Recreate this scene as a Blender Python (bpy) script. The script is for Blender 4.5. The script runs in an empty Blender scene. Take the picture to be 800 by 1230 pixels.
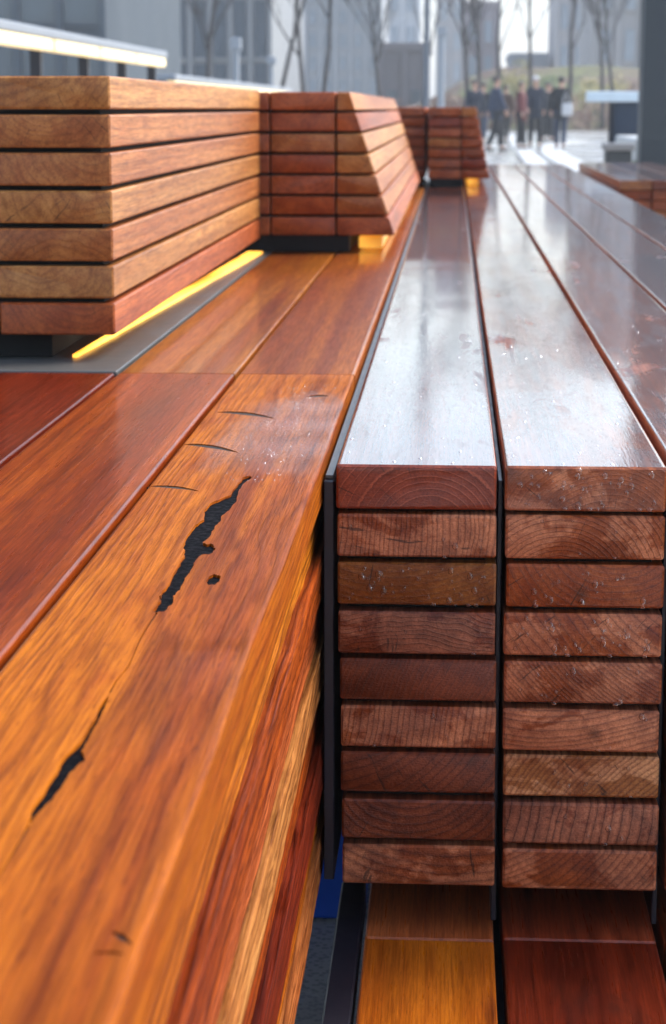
import bpy, bmesh, math, random
from mathutils import Vector, noise as mnoise
from math import radians as R

# ------------------------------------------------------------------ camera
sc = bpy.context.scene
cam_d = bpy.data.cameras.new('camera'); cam = bpy.data.objects.new('camera', cam_d)
sc.collection.objects.link(cam); sc.camera = cam
cam_d.sensor_fit = 'VERTICAL'; cam_d.sensor_height = 36; cam_d.lens = 69.95
cam_d.clip_start = 0.05; cam_d.clip_end = 3000
cam.location = (0, 0, 1.0)
cam.rotation_euler = (R(90 - 11.471), 0, R(3.4027))
cam_d.dof.use_dof = True; cam_d.dof.focus_distance = 1.72; cam_d.dof.aperture_fstop = 13.0

# ------------------------------------------------------------------ sky, sun, exposure
SUN_EL, SUN_AZ = 46, 64          # soft light through cloud, from the right and slightly ahead
w = bpy.data.worlds.new('World'); sc.world = w; w.use_nodes = True
wt = w.node_tree; wt.nodes.clear()
sky = wt.nodes.new('ShaderNodeTexSky'); sky.sky_type = 'NISHITA'; sky.sun_disc = False
sky.sun_elevation = R(SUN_EL); sky.sun_rotation = R(SUN_AZ)
sky.air_density = 1.3; sky.dust_density = 1.8; sky.ozone_density = 2.0
hs = wt.nodes.new('ShaderNodeHueSaturation'); hs.inputs['Saturation'].default_value = 0.85
bg = wt.nodes.new('ShaderNodeBackground'); bg.inputs['Strength'].default_value = 0.15
wo = wt.nodes.new('ShaderNodeOutputWorld')
wt.links.new(sky.outputs[0], hs.inputs['Color']); wt.links.new(hs.outputs[0], bg.inputs[0]); wt.links.new(bg.outputs[0], wo.inputs[0])
sd = bpy.data.lights.new('sun', 'SUN'); sd.energy = 2.2; sd.angle = R(25); sd.color = (1, 0.97, 0.93)
so = bpy.data.objects.new('sun', sd); sc.collection.objects.link(so)
_a, _e = R(SUN_AZ), R(SUN_EL)
_d = Vector((math.sin(_a) * math.cos(_e), math.cos(_a) * math.cos(_e), math.sin(_e)))
so.rotation_euler = _d.to_track_quat('Z', 'Y').to_euler(); so.location = (0, 0, 30)
sc.view_settings.view_transform = 'Standard'; sc.view_settings.look = 'None'
sc.view_settings.exposure = 1.4; sc.view_settings.gamma = 1.0; sc.view_settings.use_curve_mapping = False
sc.render.engine = 'CYCLES'
sc.cycles.use_denoising = True
sc.cycles.max_bounces = 7; sc.cycles.diffuse_bounces = 3; sc.cycles.glossy_bounces = 4
sc.cycles.caustics_reflective = False; sc.cycles.caustics_refractive = True
sc.cycles.sample_clamp_indirect = 6

rnd = random.Random(7)
COL = sc.collection

# ------------------------------------------------------------------ helpers: objects
def link(o, parent=None):
    COL.objects.link(o)
    if parent is not None: o.parent = parent
    return o
def tag(o, label=None, cat=None, group=None, kind=None):
    if label: o['label'] = label
    if cat: o['category'] = cat
    if group: o['group'] = group
    if kind: o['kind'] = kind
    return o
def thing(name, label, cat, loc=(0, 0, 0), group=None, rz=0):
    o = bpy.data.objects.new(name, None); o.empty_display_size = .05
    link(o); o.location = loc; o.rotation_euler[2] = rz
    return tag(o, label, cat, group)
def mesh_obj(name, verts, faces, mat, parent=None, loc=(0, 0, 0), smooth=False, sharp=None):
    me = bpy.data.meshes.new(name); me.from_pydata(verts, [], faces); me.update()
    if smooth:
        me.polygons.foreach_set('use_smooth', [True] * len(me.polygons))
        if sharp: me.set_sharp_from_angle(angle=R(sharp))
    if mat: me.materials.append(mat)
    o = bpy.data.objects.new(name, me); link(o, parent); o.location = loc
    return o
def boxdata(x0, x1, y0, y1, z0, z1, V=None, F=None):
    V = [] if V is None else V; F = [] if F is None else F
    n = len(V)
    V += [(x0,y0,z0),(x1,y0,z0),(x1,y1,z0),(x0,y1,z0),(x0,y0,z1),(x1,y0,z1),(x1,y1,z1),(x0,y1,z1)]
    F += [tuple(n + i for i in q) for q in ((0,3,2,1),(4,5,6,7),(0,1,5,4),(1,2,6,5),(2,3,7,6),(3,0,4,7))]
    return V, F
def bevel_box(name, x0, x1, y0, y1, z0, z1, mat, parent=None, b=.003, seg=2):
    """bevelled box; geometry is in the parent's frame, origin at its centre"""
    c = ((x0+x1)/2, (y0+y1)/2, (z0+z1)/2)
    bm = bmesh.new(); bmesh.ops.create_cube(bm, size=1)
    for v in bm.verts: v.co = Vector((v.co.x*(x1-x0), v.co.y*(y1-y0), v.co.z*(z1-z0)))
    if b > 0: bmesh.ops.bevel(bm, geom=bm.edges[:], offset=min(b, .45*min(x1-x0, y1-y0, z1-z0)), segments=seg, affect='EDGES', profile=.5)
    me = bpy.data.meshes.new(name); bm.to_mesh(me); bm.free()
    if mat: me.materials.append(mat)
    o = bpy.data.objects.new(name, me); link(o, parent); o.location = c
    return o
def tubedata(pts, rads, n=8, V=None, F=None, cap=True):
    V = [] if V is None else V; F = [] if F is None else F
    base = len(V); pts = [Vector(p) for p in pts]
    for i, p in enumerate(pts):
        t = (pts[min(i+1, len(pts)-1)] - pts[max(i-1, 0)]).normalized()
        a = t.orthogonal().normalized() if i == 0 else (a - t * a.dot(t)).normalized()
        b = t.cross(a)
        for k in range(n):
            th = 2*math.pi*k/n
            V.append(tuple(p + (a*math.cos(th) + b*math.sin(th)) * rads[i]))
    for i in range(len(pts)-1):
        for k in range(n):
            F.append((base+i*n+k, base+i*n+(k+1)%n, base+(i+1)*n+(k+1)%n, base+(i+1)*n+k))
    if cap:
        F.append(tuple(base+k for k in reversed(range(n)))); F.append(tuple(base+(len(pts)-1)*n+k for k in range(n)))
    return V, F

# ------------------------------------------------------------------ helpers: node materials
class NT:
    def __init__(s, name):
        s.m = bpy.data.materials.new(name); s.m.use_nodes = True; s.t = s.m.node_tree; s.t.nodes.clear()
        s.out = s.t.nodes.new('ShaderNodeOutputMaterial')
    def put(s, sock, v):
        if isinstance(v, bpy.types.NodeSocket): s.t.links.new(v, sock)
        elif v is not None:
            if hasattr(sock.default_value, '__len__') and not hasattr(v, '__len__'): v = (v,)*len(sock.default_value)
            if hasattr(sock.default_value, '__len__') and len(sock.default_value) == 4 and len(v) == 3: v = (*v, 1)
            sock.default_value = v
    def math(s, op, a, b=None, c=None, clamp=False):
        n = s.t.nodes.new('ShaderNodeMath'); n.operation = op; n.use_clamp = clamp
        for i, v in enumerate((a, b, c)):
            if v is not None: s.put(n.inputs[i], v)
        return n.outputs[0]
    def add(s, a, b): return s.math('ADD', a, b)
    def sub(s, a, b): return s.math('SUBTRACT', a, b)
    def mul(s, a, b): return s.math('MULTIPLY', a, b)
    def vmath(s, op, a, b=None):
        n = s.t.nodes.new('ShaderNodeVectorMath'); n.operation = op
        s.put(n.inputs[0], a)
        if b is not None: s.put(n.inputs[1], b)
        return n.outputs[1] if op in ('LENGTH', 'DOT_PRODUCT', 'DISTANCE') else n.outputs[0]
    def comb(s, x, y, z):
        n = s.t.nodes.new('ShaderNodeCombineXYZ')
        for i, v in enumerate((x, y, z)): s.put(n.inputs[i], v)
        return n.outputs[0]
    def sep(s, v):
        n = s.t.nodes.new('ShaderNodeSeparateXYZ'); s.put(n.inputs[0], v); return n.outputs
    def noise(s, vec, scale=1, detail=2, rough=.5, dist=0):
        n = s.t.nodes.new('ShaderNodeTexNoise'); s.put(n.inputs['Vector'], vec)
        for k, v in (('Scale', scale), ('Detail', detail), ('Roughness', rough), ('Distortion', dist)): s.put(n.inputs[k], v)
        return n.outputs
    def voro(s, vec, scale=1, feature='F1', rnd=1):
        n = s.t.nodes.new('ShaderNodeTexVoronoi'); n.feature = feature; s.put(n.inputs['Vector'], vec); s.put(n.inputs['Scale'], scale); s.put(n.inputs['Randomness'], rnd)
        return n.outputs
    def ss(s, v, lo, hi, a=0, b=1):
        n = s.t.nodes.new('ShaderNodeMapRange'); n.interpolation_type = 'SMOOTHSTEP'
        for i, q in enumerate((v, lo, hi, a, b)): s.put(n.inputs[i], q)
        return n.outputs[0]
    def mix(s, f, a, b, mode='MIX'):
        n = s.t.nodes.new('ShaderNodeMix'); n.data_type = 'RGBA'; n.blend_type = mode
        s.put(n.inputs[0], f); s.put(n.inputs[6], a); s.put(n.inputs[7], b); return n.outputs[2]
    def ramp(s, f, stops):
        n = s.t.nodes.new('ShaderNodeValToRGB'); s.put(n.inputs[0], f); e = n.color_ramp.elements
        while len(e) < len(stops): e.new(.5)
        for i, (p, c) in enumerate(stops):
            e[i].position = p; e[i].color = (*c, 1) if hasattr(c, '__len__') else (c, c, c, 1)
        return n.outputs[0]
    def attr(s, name):
        n = s.t.nodes.new('ShaderNodeAttribute'); n.attribute_type = 'OBJECT'; n.attribute_name = name; return n.outputs
    def coord(s, k='Object'):
        return s.t.nodes.new('ShaderNodeTexCoord').outputs[k]
    def geo(s, k): return s.t.nodes.new('ShaderNodeNewGeometry').outputs[k]
    def bump(s, h, strength=.3, dist=.001, normal=None):
        n = s.t.nodes.new('ShaderNodeBump'); s.put(n.inputs['Height'], h); s.put(n.inputs['Strength'], strength); s.put(n.inputs['Distance'], dist)
        if normal is not None: s.put(n.inputs['Normal'], normal)
        return n.outputs[0]
    def bsdf(s, **k):
        n = s.t.nodes.new('ShaderNodeBsdfPrincipled')
        for kk, v in k.items(): s.put(n.inputs[kk.replace('_', ' ')], v)
        s.t.links.new(n.outputs[0], s.out.inputs[0]); return n
def plain(name, col, rough=.5, metal=0., var=.12, scale=8., emit=None, estr=0., bump=0., coat=0.):
    n = NT(name); co = n.coord()
    f = n.noise(co, scale, 4, .6)[0]
    c = n.mix(f, tuple(x*(1-var) for x in col), tuple(min(1, x*(1+var)) for x in col))
    kw = dict(Base_Color=c, Roughness=n.ss(f, .2, .8, rough*.85, min(1, rough*1.15)), Metallic=metal, Coat_Weight=coat)
    if emit: kw.update(Emission_Color=emit, Emission_Strength=estr)
    if bump: kw['Normal'] = n.bump(f, bump, .002)
    n.bsdf(**kw); return n.m

def wood_material():
    """solid hardwood: rings round a pith running along the board's length (y), fibres, stains and a film of rain water.
    Each board carries its own tones, pith, ring spacing, dryness and water in custom properties."""
    n = NT('wet_hardwood')
    co = n.coord(); seed = n.attr('seed')[2]
    off = n.comb(n.mul(seed, 3.17), n.mul(seed, 7.31), n.mul(seed, 5.03))
    p = n.vmath('ADD', co, off)
    def st(sx, sy, sz): return n.vmath('MULTIPLY', p, (sx, sy, sz))
    ny = n.math('ABSOLUTE', n.sep(n.geo('Normal'))[1])
    nz = n.sep(n.geo('Normal'))[2]
    end = n.ss(ny, .6, .9); top = n.ss(nz, .6, .9)
    # rings
    warp = n.noise(st(9, 1.1, 9), 1, 3, .55)[1]
    wv = n.vmath('MULTIPLY', n.vmath('SUBTRACT', warp, (.5, .5, .5)), n.comb(n.attr('warp')[2], 0, n.attr('warp')[2]))
    q = n.sep(n.vmath('ADD', co, wv)); pith = n.sep(n.attr('pith')[1])
    dx = n.sub(q[0], pith[0]); dz = n.sub(q[2], pith[2])
    d = n.math('SQRT', n.add(n.mul(dx, dx), n.mul(dz, dz)))
    fine = n.noise(st(260, 6, 260), 1, 2, .6)[0]
    vary = n.noise(n.comb(n.mul(d, 40), seed, 0), 1, 2)[0]
    ring = n.math('FRACT', n.add(n.add(n.math('DIVIDE', d, n.attr('ring')[2]), n.mul(vary, 2.2)), n.mul(fine, .22)))
    dark = n.ramp(ring, [(0, .95), (.25, .35), (.6, .12), (.86, .55), (.95, 1), (1, .95)])
    # long streaks, blotches, fibres, pores
    streak = n.noise(st(55, .9, 55), 1, 4, .6, .4)[0]
    broad = n.noise(st(16, .55, 16), 1, 3, .55, .6)[0]
    blot = n.noise(st(26, 7, 26), 1, 5, .62, .3)[0]
    fibre = n.noise(st(420, 12, 420), 1, 3, .65)[0]
    A, B, Cc = n.attr('tone_a')[0], n.attr('tone_b')[0], n.attr('tone_c')[0]
    f1 = n.ss(n.add(n.mul(broad, .65), n.mul(streak, .35)), .36, .64)
    col = n.mix(f1, A, B)
    col = n.mix(n.mul(n.ss(blot, .48, .72), .75), col, Cc)
    ringamt = n.attr('ringamt')[2]
    col = n.mix(n.mul(dark, ringamt), col, n.vmath('MULTIPLY', col, (.26, .17, .12)))
    col = n.mix(n.mul(n.ss(fibre, .42, .64), n.sub(.68, n.mul(end, .2))), col, n.vmath('MULTIPLY', col, (.55, .45, .38)))
    pore = n.noise(st(620, 38, 620), 1, 2, .6)[0]
    col = n.mix(n.mul(n.ss(pore, .58, .70), .55), col, n.vmath('MULTIPLY', col, (.38, .28, .22)))
    tick = n.noise(st(900, 90, 900), 1, 1)[0]
    col = n.mix(n.mul(n.ss(tick, .62, .74), .35), col, n.vmath('MULTIPLY', col, (1.5, 1.55, 1.6)))
    mott = n.noise(st(120, 20, 120), 1, 4, .65, .3)[0]
    col = n.mix(n.mul(n.ss(mott, .40, .66), n.attr('mottle')[2]), col, n.vmath('MULTIPLY', col, (.50, .40, .34)))
    gl = n.noise(st(520, 5, 520), 1, 3, .7)[0]
    col = n.mix(n.mul(n.ss(gl, .50, .60), n.sub(.42, n.mul(end, .42))), col, n.vmath('MULTIPLY', col, (.52, .40, .30)))
    # pale latewood lines on the sawn ends
    pale = n.mul(n.ramp(ring, [(0, 0), (.03, 1), (.10, .7), (.18, 0), (1, 0)]), n.mul(end, n.attr('pale')[2]))
    col = n.mix(pale, col, n.vmath('ADD', n.vmath('MULTIPLY', col, (1.7, 1.6, 1.5)), (.09, .045, .026)))
    ang = n.math('ARCTAN2', dz, dx)
    chk = n.noise(n.comb(n.mul(ang, 34), n.mul(d, 14), seed), 1, 3, .6)[0]
    col = n.mix(n.mul(n.mul(n.ss(chk, .64, .68), end), .7), col, (.018, .009, .006))
    # knots / dark sap pockets
    kn = n.voro(st(11, 1.8, 11), 1, 'F1')[0]
    knot = n.mul(n.math('SUBTRACT', 1, n.ss(n.add(kn, n.mul(fine, .06)), .03, .16)), n.attr('knots')[2])
    col = n.mix(n.mul(knot, .8), col, (.05, .022, .012))
    # dry, bleached areas against soaked ones
    sn = n.noise(st(17, 3.2, 24), 1, 5, .6, .5)[0]
    dryt = n.attr('dry')[2]
    dry = n.mul(n.ss(n.sub(n.add(sn, dryt), .5), .0, .07), n.ss(dryt, .001, .02))
    lum = n.vmath('DOT_PRODUCT', col, (.4, .4, .2))
    pale_c = n.vmath('ADD', n.vmath('MULTIPLY', n.comb(lum, lum, lum), (.85, .62, .42)), n.vmath('MULTIPLY', col, (1.05, 1.0, .88)))
    col = n.mix(n.mul(dry, .62), col, pale_c)
    col = n.mix(n.mul(n.math('SUBTRACT', 1, dry), n.mul(end, .5)), col, n.vmath('MULTIPLY', col, (.50, .40, .36)))
    # relief: fibres along the board, saw marks and open pores on the ends
    saw = n.noise(st(140, 0, 900), 1, 2, .6)[0]
    relief = n.add(n.add(n.mul(fibre, .55), n.mul(dark, .25)), n.add(n.mul(streak, .12), n.mul(n.mul(saw, end), .5)))
    nb = n.bump(relief, n.attr('relief')[2], .0016)
    # rain film
    film = n.attr('film')[2]
    fm = n.noise(st(13, 2.4, 13), 1, 5, .62, .5)[0]
    thin = n.ss(fm, n.sub(.98, film), n.sub(1.08, film))
    spot = n.sep(n.vmath('MULTIPLY', n.vmath('SUBTRACT', co, n.attr('spot')[1]), (11, 3.0, 11)))
    sr = n.math('SQRT', n.add(n.mul(spot[0], spot[0]), n.mul(spot[1], spot[1])))
    sm = n.mul(n.ss(n.add(sr, n.mul(n.sub(fm, .5), 1.6)), .25, 1.0, 1, 0), n.attr('spotamt')[2])
    thin = n.math('MAXIMUM', thin, sm)
    ripple = n.add(n.mul(n.noise(st(60, 22, 60), 1, 3, .6)[0], 1), n.mul(n.noise(st(9, 2, 9), 1, 1)[0], 3))
    nfilm = n.bump(ripple, .16, .0004)
    pits = n.add(n.mul(fibre, .8), n.mul(n.noise(st(800, 300, 800), 1, 2)[0], .5))
    nfilm = n.bump(pits, n.mul(n.attr('grainfilm')[2], n.ss(fm, .35, .75, 1, .25)), .0002, nfilm)
    speck = n.noise(st(420, 170, 420), 1, 3, .7)[0]
    nfilm = n.bump(speck, n.mul(sm, 1.0), .0012, nfilm)
    thin = n.mul(thin, n.math('SUBTRACT', 1, n.mul(n.mul(sm, n.ss(speck, .50, .40)), .35)))
    broken = n.noise(st(210, 34, 210), 1, 4, .7)[0]
    fleck = n.noise(st(70, 16, 70), 1, 2, .5)[0]
    thin = n.mul(thin, n.math('SUBTRACT', 1, n.mul(n.add(n.mul(n.ss(broken, .50, .66), .55), n.mul(n.ss(fleck, .66, .70), .6)), n.attr('broken')[2])))
    coatw = n.mul(n.mul(thin, n.add(n.mul(top, 1), n.mul(end, .25))), n.math('MAXIMUM', n.attr('filmw')[2], sm))
    rough = n.add(n.add(n.attr('rough')[2], n.mul(dry, .22)), n.mul(n.sub(fibre, .5), .18))
    col = n.mix(n.mul(n.math('MAXIMUM', coatw, n.mul(top, n.ss(n.attr('broken')[2], .05, .15))), n.mul(n.attr('soak')[2], n.sub(1, sm))), col, n.vmath('MULTIPLY', col, (.30, .24, .22)))
    n.bsdf(Base_Color=col, Roughness=rough, Normal=nb, Specular_IOR_Level=n.attr('spec')[2],
           Coat_Weight=coatw, Coat_Roughness=n.attr('filmrough')[2], Coat_IOR=1.55, Coat_Normal=nfilm)
    return n.m
WOOD = wood_material()

STEEL = plain('dark_painted_steel', (.008, .007, .014), .45, 0, .3, 30, bump=.1)
PLATE = plain('galvanised_steel_plate', (.11, .11, .105), .36, .35, .18, 12, bump=.05)
BLACK = plain('black_base_and_gap_shade', (.003, .0025, .003), .95)  # black for the base blocks and for the strips that darken the gaps
def ledmat(name, lo, hi):
    n = NT(name); co = n.coord(); f = n.noise(n.vmath('MULTIPLY', co, (10, 2.2, 10)), 1, 2, .5)[0]
    d = n.voro(n.vmath('MULTIPLY', co, (0, 14, 0)), 1)[0]
    st_ = n.mul(n.ss(f, .35, .65, lo, hi), n.ss(d, .0, .5, 1.25, .8))
    n.bsdf(Base_Color=(.8, .5, .12), Roughness=.4, Emission_Color=n.mix(n.ss(f, .4, .7), (1, .36, .02), (1, .52, .07)), Emission_Strength=st_); return n.m
LED = ledmat('warm_led_diffuser', .5, 1.5)
LEDS = ledmat('dim_warm_led_diffuser', .2, .5)
LEDW = plain('rail_led_diffuser', (.9, .8, .5), .4, emit=(1, .62, .20), estr=.33)
ALU = plain('pale_anodised_aluminium', (.24, .26, .29), .45, .1, .06, 4)

# tones: (dark, mid, accent) linear base colours
T = {
 'orange': ((.22, .040, .003), (.45, .150, .007), (.32, .068, .004)),
 'redor':  ((.20, .027, .003), (.38, .074, .006), (.28, .040, .004)),
 'red':    ((.11, .012, .003), (.20, .024, .006), (.15, .015, .004)),
 'gold':   ((.38, .095, .005), (.58, .195, .010), (.47, .125, .007)),
 'tan':    ((.33, .125, .030), (.54, .255, .075), (.40, .145, .036)),
 'peach':  ((.31, .095, .024), (.50, .205, .060), (.36, .108, .028)),
 'rose':   ((.28, .056, .014), (.44, .115, .028), (.33, .070, .018)),
 'brown':  ((.20, .044, .012), (.42, .112, .030), (.28, .060, .016)),
 'dark':   ((.12, .026, .009), (.27, .066, .022), (.175, .038, .013)),
 'mahog':  ((.16, .024, .008), (.29, .052, .017), (.21, .033, .011)),
 'wet':    ((.055, .016, .009), (.10, .032, .018), (.075, .023, .013)),
}
T = {k: tuple(tuple(c*(1.36 if k in ('brown', 'dark', 'mahog') else 1.2 if k in ('tan', 'peach', 'rose') else .98) for c in t) for t in v) for k, v in T.items()}
FRONT_TONE = ((.240, .044, .003), (.47, .130, .006), (.34, .068, .004))
DEF = dict(pith=(0.03, 0, -.06), ring=.007, ringamt=.75, warp=.012, pale=.5, knots=.0, dry=.0, film=.0, grainfilm=.15, filmrough=.05, rough=.42, relief=.35, spec=.3, spot=(0., 0., 0.), spotamt=.0, mottle=.4, filmw=1.0, soak=.62, broken=.0)

def section(w, h, b, side=1):
    """rounded rectangle, counter-clockwise seen from -y; support points keep the flats flat; side = extra points on +x"""
    P = []; hw, hh, e = w/2, h/2, .0012
    def arc(cx, cz, a0):
        return [(cx + b*math.cos(R(a0 + 30*k)), cz + b*math.sin(R(a0 + 30*k))) for k in range(4)]
    P += [(hw-b-e, -hh)] + arc(hw-b, -hh+b, -90) + [(hw, -hh+b+e)]
    for k in range(1, side): P.append((hw, -hh+b+e + (h-2*b-2*e)*k/side))
    P += [(hw, hh-b-e)] + arc(hw-b, hh-b, 0) + [(hw-b-e, hh)]
    P += [(-hw+b+e, hh)] + arc(-hw+b, hh-b, 90) + [(-hw, hh-b-e)]
    P += [(-hw, -hh+b+e)] + arc(-hw+b, -hh+b, 180) + [(-hw+b+e, -hh)]
    return P
_seed = [0]
def board(parent, x0, x1, y0, y1, z0, z1, tone, ny=1, wob=0., b=.0028, side=1, rough_side=0., slant=None, name='board', **kw):
    w_, h_, l_ = x1-x0, z1-z0, y1-y0
    c = Vector(((x0+x1)/2, (y0+y1)/2, (z0+z1)/2))
    _seed[0] += 1; sd_ = _seed[0]
    S = section(w_, h_, b, side); N = len(S)
    rings = [(-l_/2, 1)] + [(-l_/2 + b*.8 + (l_-1.6*b)*k/ny, 0) for k in range(ny+1)] + [(l_/2, 1)]
    V = []; F = []
    for yy, ins in rings:
        for (x, z) in S:
            if ins: xx, zz = x - math.copysign(b*.8, x), z - math.copysign(b*.8, z)
            else: xx, zz = x, z
            if slant is not None:                     # the +x side follows a sloping cut
                t = (xx + w_/2)/w_; xx += t*(slant[0] + (slant[1]-slant[0])*(zz+h_/2)/h_)
            if wob:
                v = mnoise.noise_vector(Vector((x*7 + sd_*9.1, yy*5, z*15)))
                xx += v.x*wob; zz += v.z*wob
            if rough_side and x > w_/2 - b*1.2 and not ins:
                zf = (z/h_ + .5)
                a = mnoise.noise(Vector((sd_*5.3, yy*2.2, zf*5.5))) + .6*mnoise.noise(Vector((sd_*3.3+9, yy*6, zf*13))) + .35*mnoise.noise(Vector((sd_*1.7, yy*40, zf*22)))
                xx += rough_side*(a - .25)
                zz += rough_side*.5*mnoise.noise(Vector((sd_*2.9, yy*14, zf*3)))
            V.append((xx, yy, zz))
    for i in range(len(rings)-1):
        for k in range(N):
            F.append((i*N+k, (i+1)*N+k, (i+1)*N+(k+1)%N, i*N+(k+1)%N))
    F.append(tuple(range(N))); F.append(tuple((len(rings)-1)*N + k for k in reversed(range(N))))
    o = mesh_obj(name, V, F, WOOD, parent, c, True, 38)
    pr = dict(DEF); pr.update(kw)
    ta = T[tone] if isinstance(tone, str) else tone
    pr['tone_a'], pr['tone_b'], pr['tone_c'] = ta
    pr['seed'] = float(sd_) * .731 % 17.0 + kw.get('seed_add', 0)
    pr.pop('seed_add', None)
    for k, v in pr.items(): o[k] = v
    return o

# ================================================================== SETTING
def ground_material():
    n = NT('wet_concrete_deck'); co = n.coord()
    a = n.noise(co, .35, 5, .6)[0]; b = n.noise(co, 9, 4, .6)[0]; g = n.voro(co, 140)[0]
    c = n.mix(a, (.24, .245, .25), (.40, .40, .39)); c = n.mix(n.mul(b, .5), c, (.10, .10, .10)); c = n.mix(n.ss(g, .25, .6, 0, .4), c, (.58, .56, .52))
    n.bsdf(Base_Color=c, Roughness=n.ss(a, .35, .6, .38, .14), Normal=n.bump(n.add(b, n.mul(g, .4)), .25, .002))
    return n.m
GROUND = ground_material()
g = mesh_obj('ground', [(-700, -60, 0), (700, -60, 0), (700, 900, 0), (-700, 900, 0)], [(0, 1, 2, 3)], GROUND); tag(g, kind='structure')

def strip(name, pts, w_, h, mat, parent=None):
    V = []; F = []
    for i, p in enumerate(pts):
        p = Vector(p); t = (Vector(pts[min(i+1, len(pts)-1)]) - Vector(pts[max(i-1, 0)])).normalized(); s = Vector((t.y, -t.x, 0))*w_/2
        for q, z in ((-s, 0), (-s, h), (s, h), (s, 0)): V.append((p.x+q.x, p.y+q.y, p.z+z))
    for i in range(len(pts)-1):
        for k in range(3): F.append((i*4+k, i*4+k+1, i*4+4+k+1, i*4+4+k))
    F += [(3, 2, 1, 0), tuple(len(V)-4+k for k in range(4))]
    return mesh_obj(name, V, F, mat, parent)
PALE = plain('pale_concrete', (.46, .46, .45), .45, 0, .12, 3)
o = strip('path_kerb', [(1.40, 30, .002), (1.50, 36, .002), (1.85, 60, .002), (2.1, 90, .002), (2.3, 125, .002)], .40, .03, PALE)
tag(o, 'pale straight concrete strip set into the paving beyond the bench end', 'kerb')
arc = [(2.15, 30, .002)] + [(2.15 + 1.9*(1-math.cos(R(a)))*1.0, 38 + 24*math.sin(R(a)), .002) for a in range(0, 91, 8)] + [(6.5, 63, .002), (12, 66, .002)]
o = strip('path_kerb', arc, .55, .03, PALE); tag(o, 'pale curved concrete strip bending right across the paving', 'kerb')

# ================================================================== LEFT BENCH
ZT, PI_, TH = .67, .0475, .0415
lb = thing('timber_bench', 'orange hardwood bench on the left with black cracks in its top plank', 'bench', (-.35, .3, 0))
lb_w = lb.location.copy()
def LBd(*a, **k):
    o = board(lb, *a, **k); o.location -= lb_w; return o
TOPL = dict(mottle=.22, filmw=.3, soak=.2, film=1.2, spec=.08, filmrough=.10, grainfilm=.5, rough=.30, relief=.5, ringamt=.5, ring=.006)
front = LBd(-.268, -.121, .30, 2.497, ZT-TH, ZT, FRONT_TONE, ny=90, wob=.0005, side=4, rough_side=.0012, knots=.5, mottle=.16, film=.0, filmrough=.14, grainfilm=1.0, spec=.05, spot=(.028, .66, 0.), spotamt=1.0, rough=.45, relief=.6, ringamt=.52, ring=.0052, pith=(.028, 0, -.075), warp=.035, b=.0032)
LBd(-.421, -.2735, .30, 2.495, ZT-TH, ZT, 'redor', ny=40, wob=.0004, pith=(.01, 0, -.12), **TOPL)
LBd(-.5735, -.4265, .30, 2.493, ZT-TH, ZT, 'red', ny=20, wob=.0004, pith=(-.03, 0, -.07), **TOPL)
LBd(-.726, -.579, .30, 2.493, ZT-TH, ZT, 'redor', pith=(-.03, 0, -.07), **TOPL)
FARL = dict(mottle=.3, filmw=.55, soak=.2, film=1.2, filmrough=.05, grainfilm=.15, rough=.40, spec=.1, relief=.3, ringamt=.3, ring=.012, warp=.03)
LBd(-.268, -.121, 2.500, 5.60, ZT-TH, ZT-.0005, FRONT_TONE, ny=30, wob=.0004, pith=(.028, 0, -.075), **FARL)
LBd(-.421, -.2735, 2.500, 5.60, ZT-TH, ZT-.0005, 'orange', ny=30, wob=.0004, pith=(-.05, 0, -.06), **FARL)
LBd(-.268, -.121, 5.604, 9.6, ZT-TH, ZT, 'orange', pith=(.05, 0, -.08), **FARL)
LBd(-.421, -.2735, 5.604, 9.6, ZT-TH, ZT, 'orange', pith=(.05, 0, -.08), **FARL)
pl = bevel_box('steel_plate', -.7265, -.4245, 2.500, 8.3, ZT-.012, ZT+.0015, PLATE, lb, .001, 1); pl.location -= lb_w
# the stacked courses below the top planks; only the side facing the gap is seen
tones = ['brown', 'gold', 'redor', 'rose', 'tan', 'redor', 'red', 'gold', 'peach']
for k in range(1, 9):
    z1 = ZT - k*PI_ + .0015
    dx = (0, -.008, -.001, -.007, -.0025, -.008, 0, -.006, -.002)[k]
    LBd(-.268, -.121+dx, .30, 2.497, z1-PI_+.0060, z1, tones[k], ny=110, side=10, rough_side=.0020, b=.0009, ringamt=.85, ring=.0035+rnd.random()*.003, warp=.03,
        pith=(rnd.uniform(.01, .05), 0, rnd.uniform(-.09, .09)), film=.0, rough=.5, relief=.9, knots=.4, spec=.06, mottle=.35)
    q = bevel_box('gap_shade_strip', -.262, -.137, .31, 2.48, z1+.0002, z1+.0056 if k > 1 else z1+.0038, BLACK, lb, 0); q.location -= lb_w  # black filler added in each gap so the seam shows as shade
    LBd(-.268, -.121+dx*.5, 2.500, 9.6, z1-PI_+.0035, z1, tones[(k*4+1) % 9], ny=12, side=2, ringamt=.6, warp=.03, film=.2)
    LBd(-.5735, -.2735, .30, 2.493, z1-PI_+.0035, z1, tones[(k*2) % 9], film=.2)
for y in (.5, 1.6, 3.4, 5.4, 7.4, 9.2):
    f_ = bevel_box('bench_leg', -.66, -.150, y, y+.05, .0, ZT-9*PI_, STEEL, lb, .002, 1); f_.location -= lb_w

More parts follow.
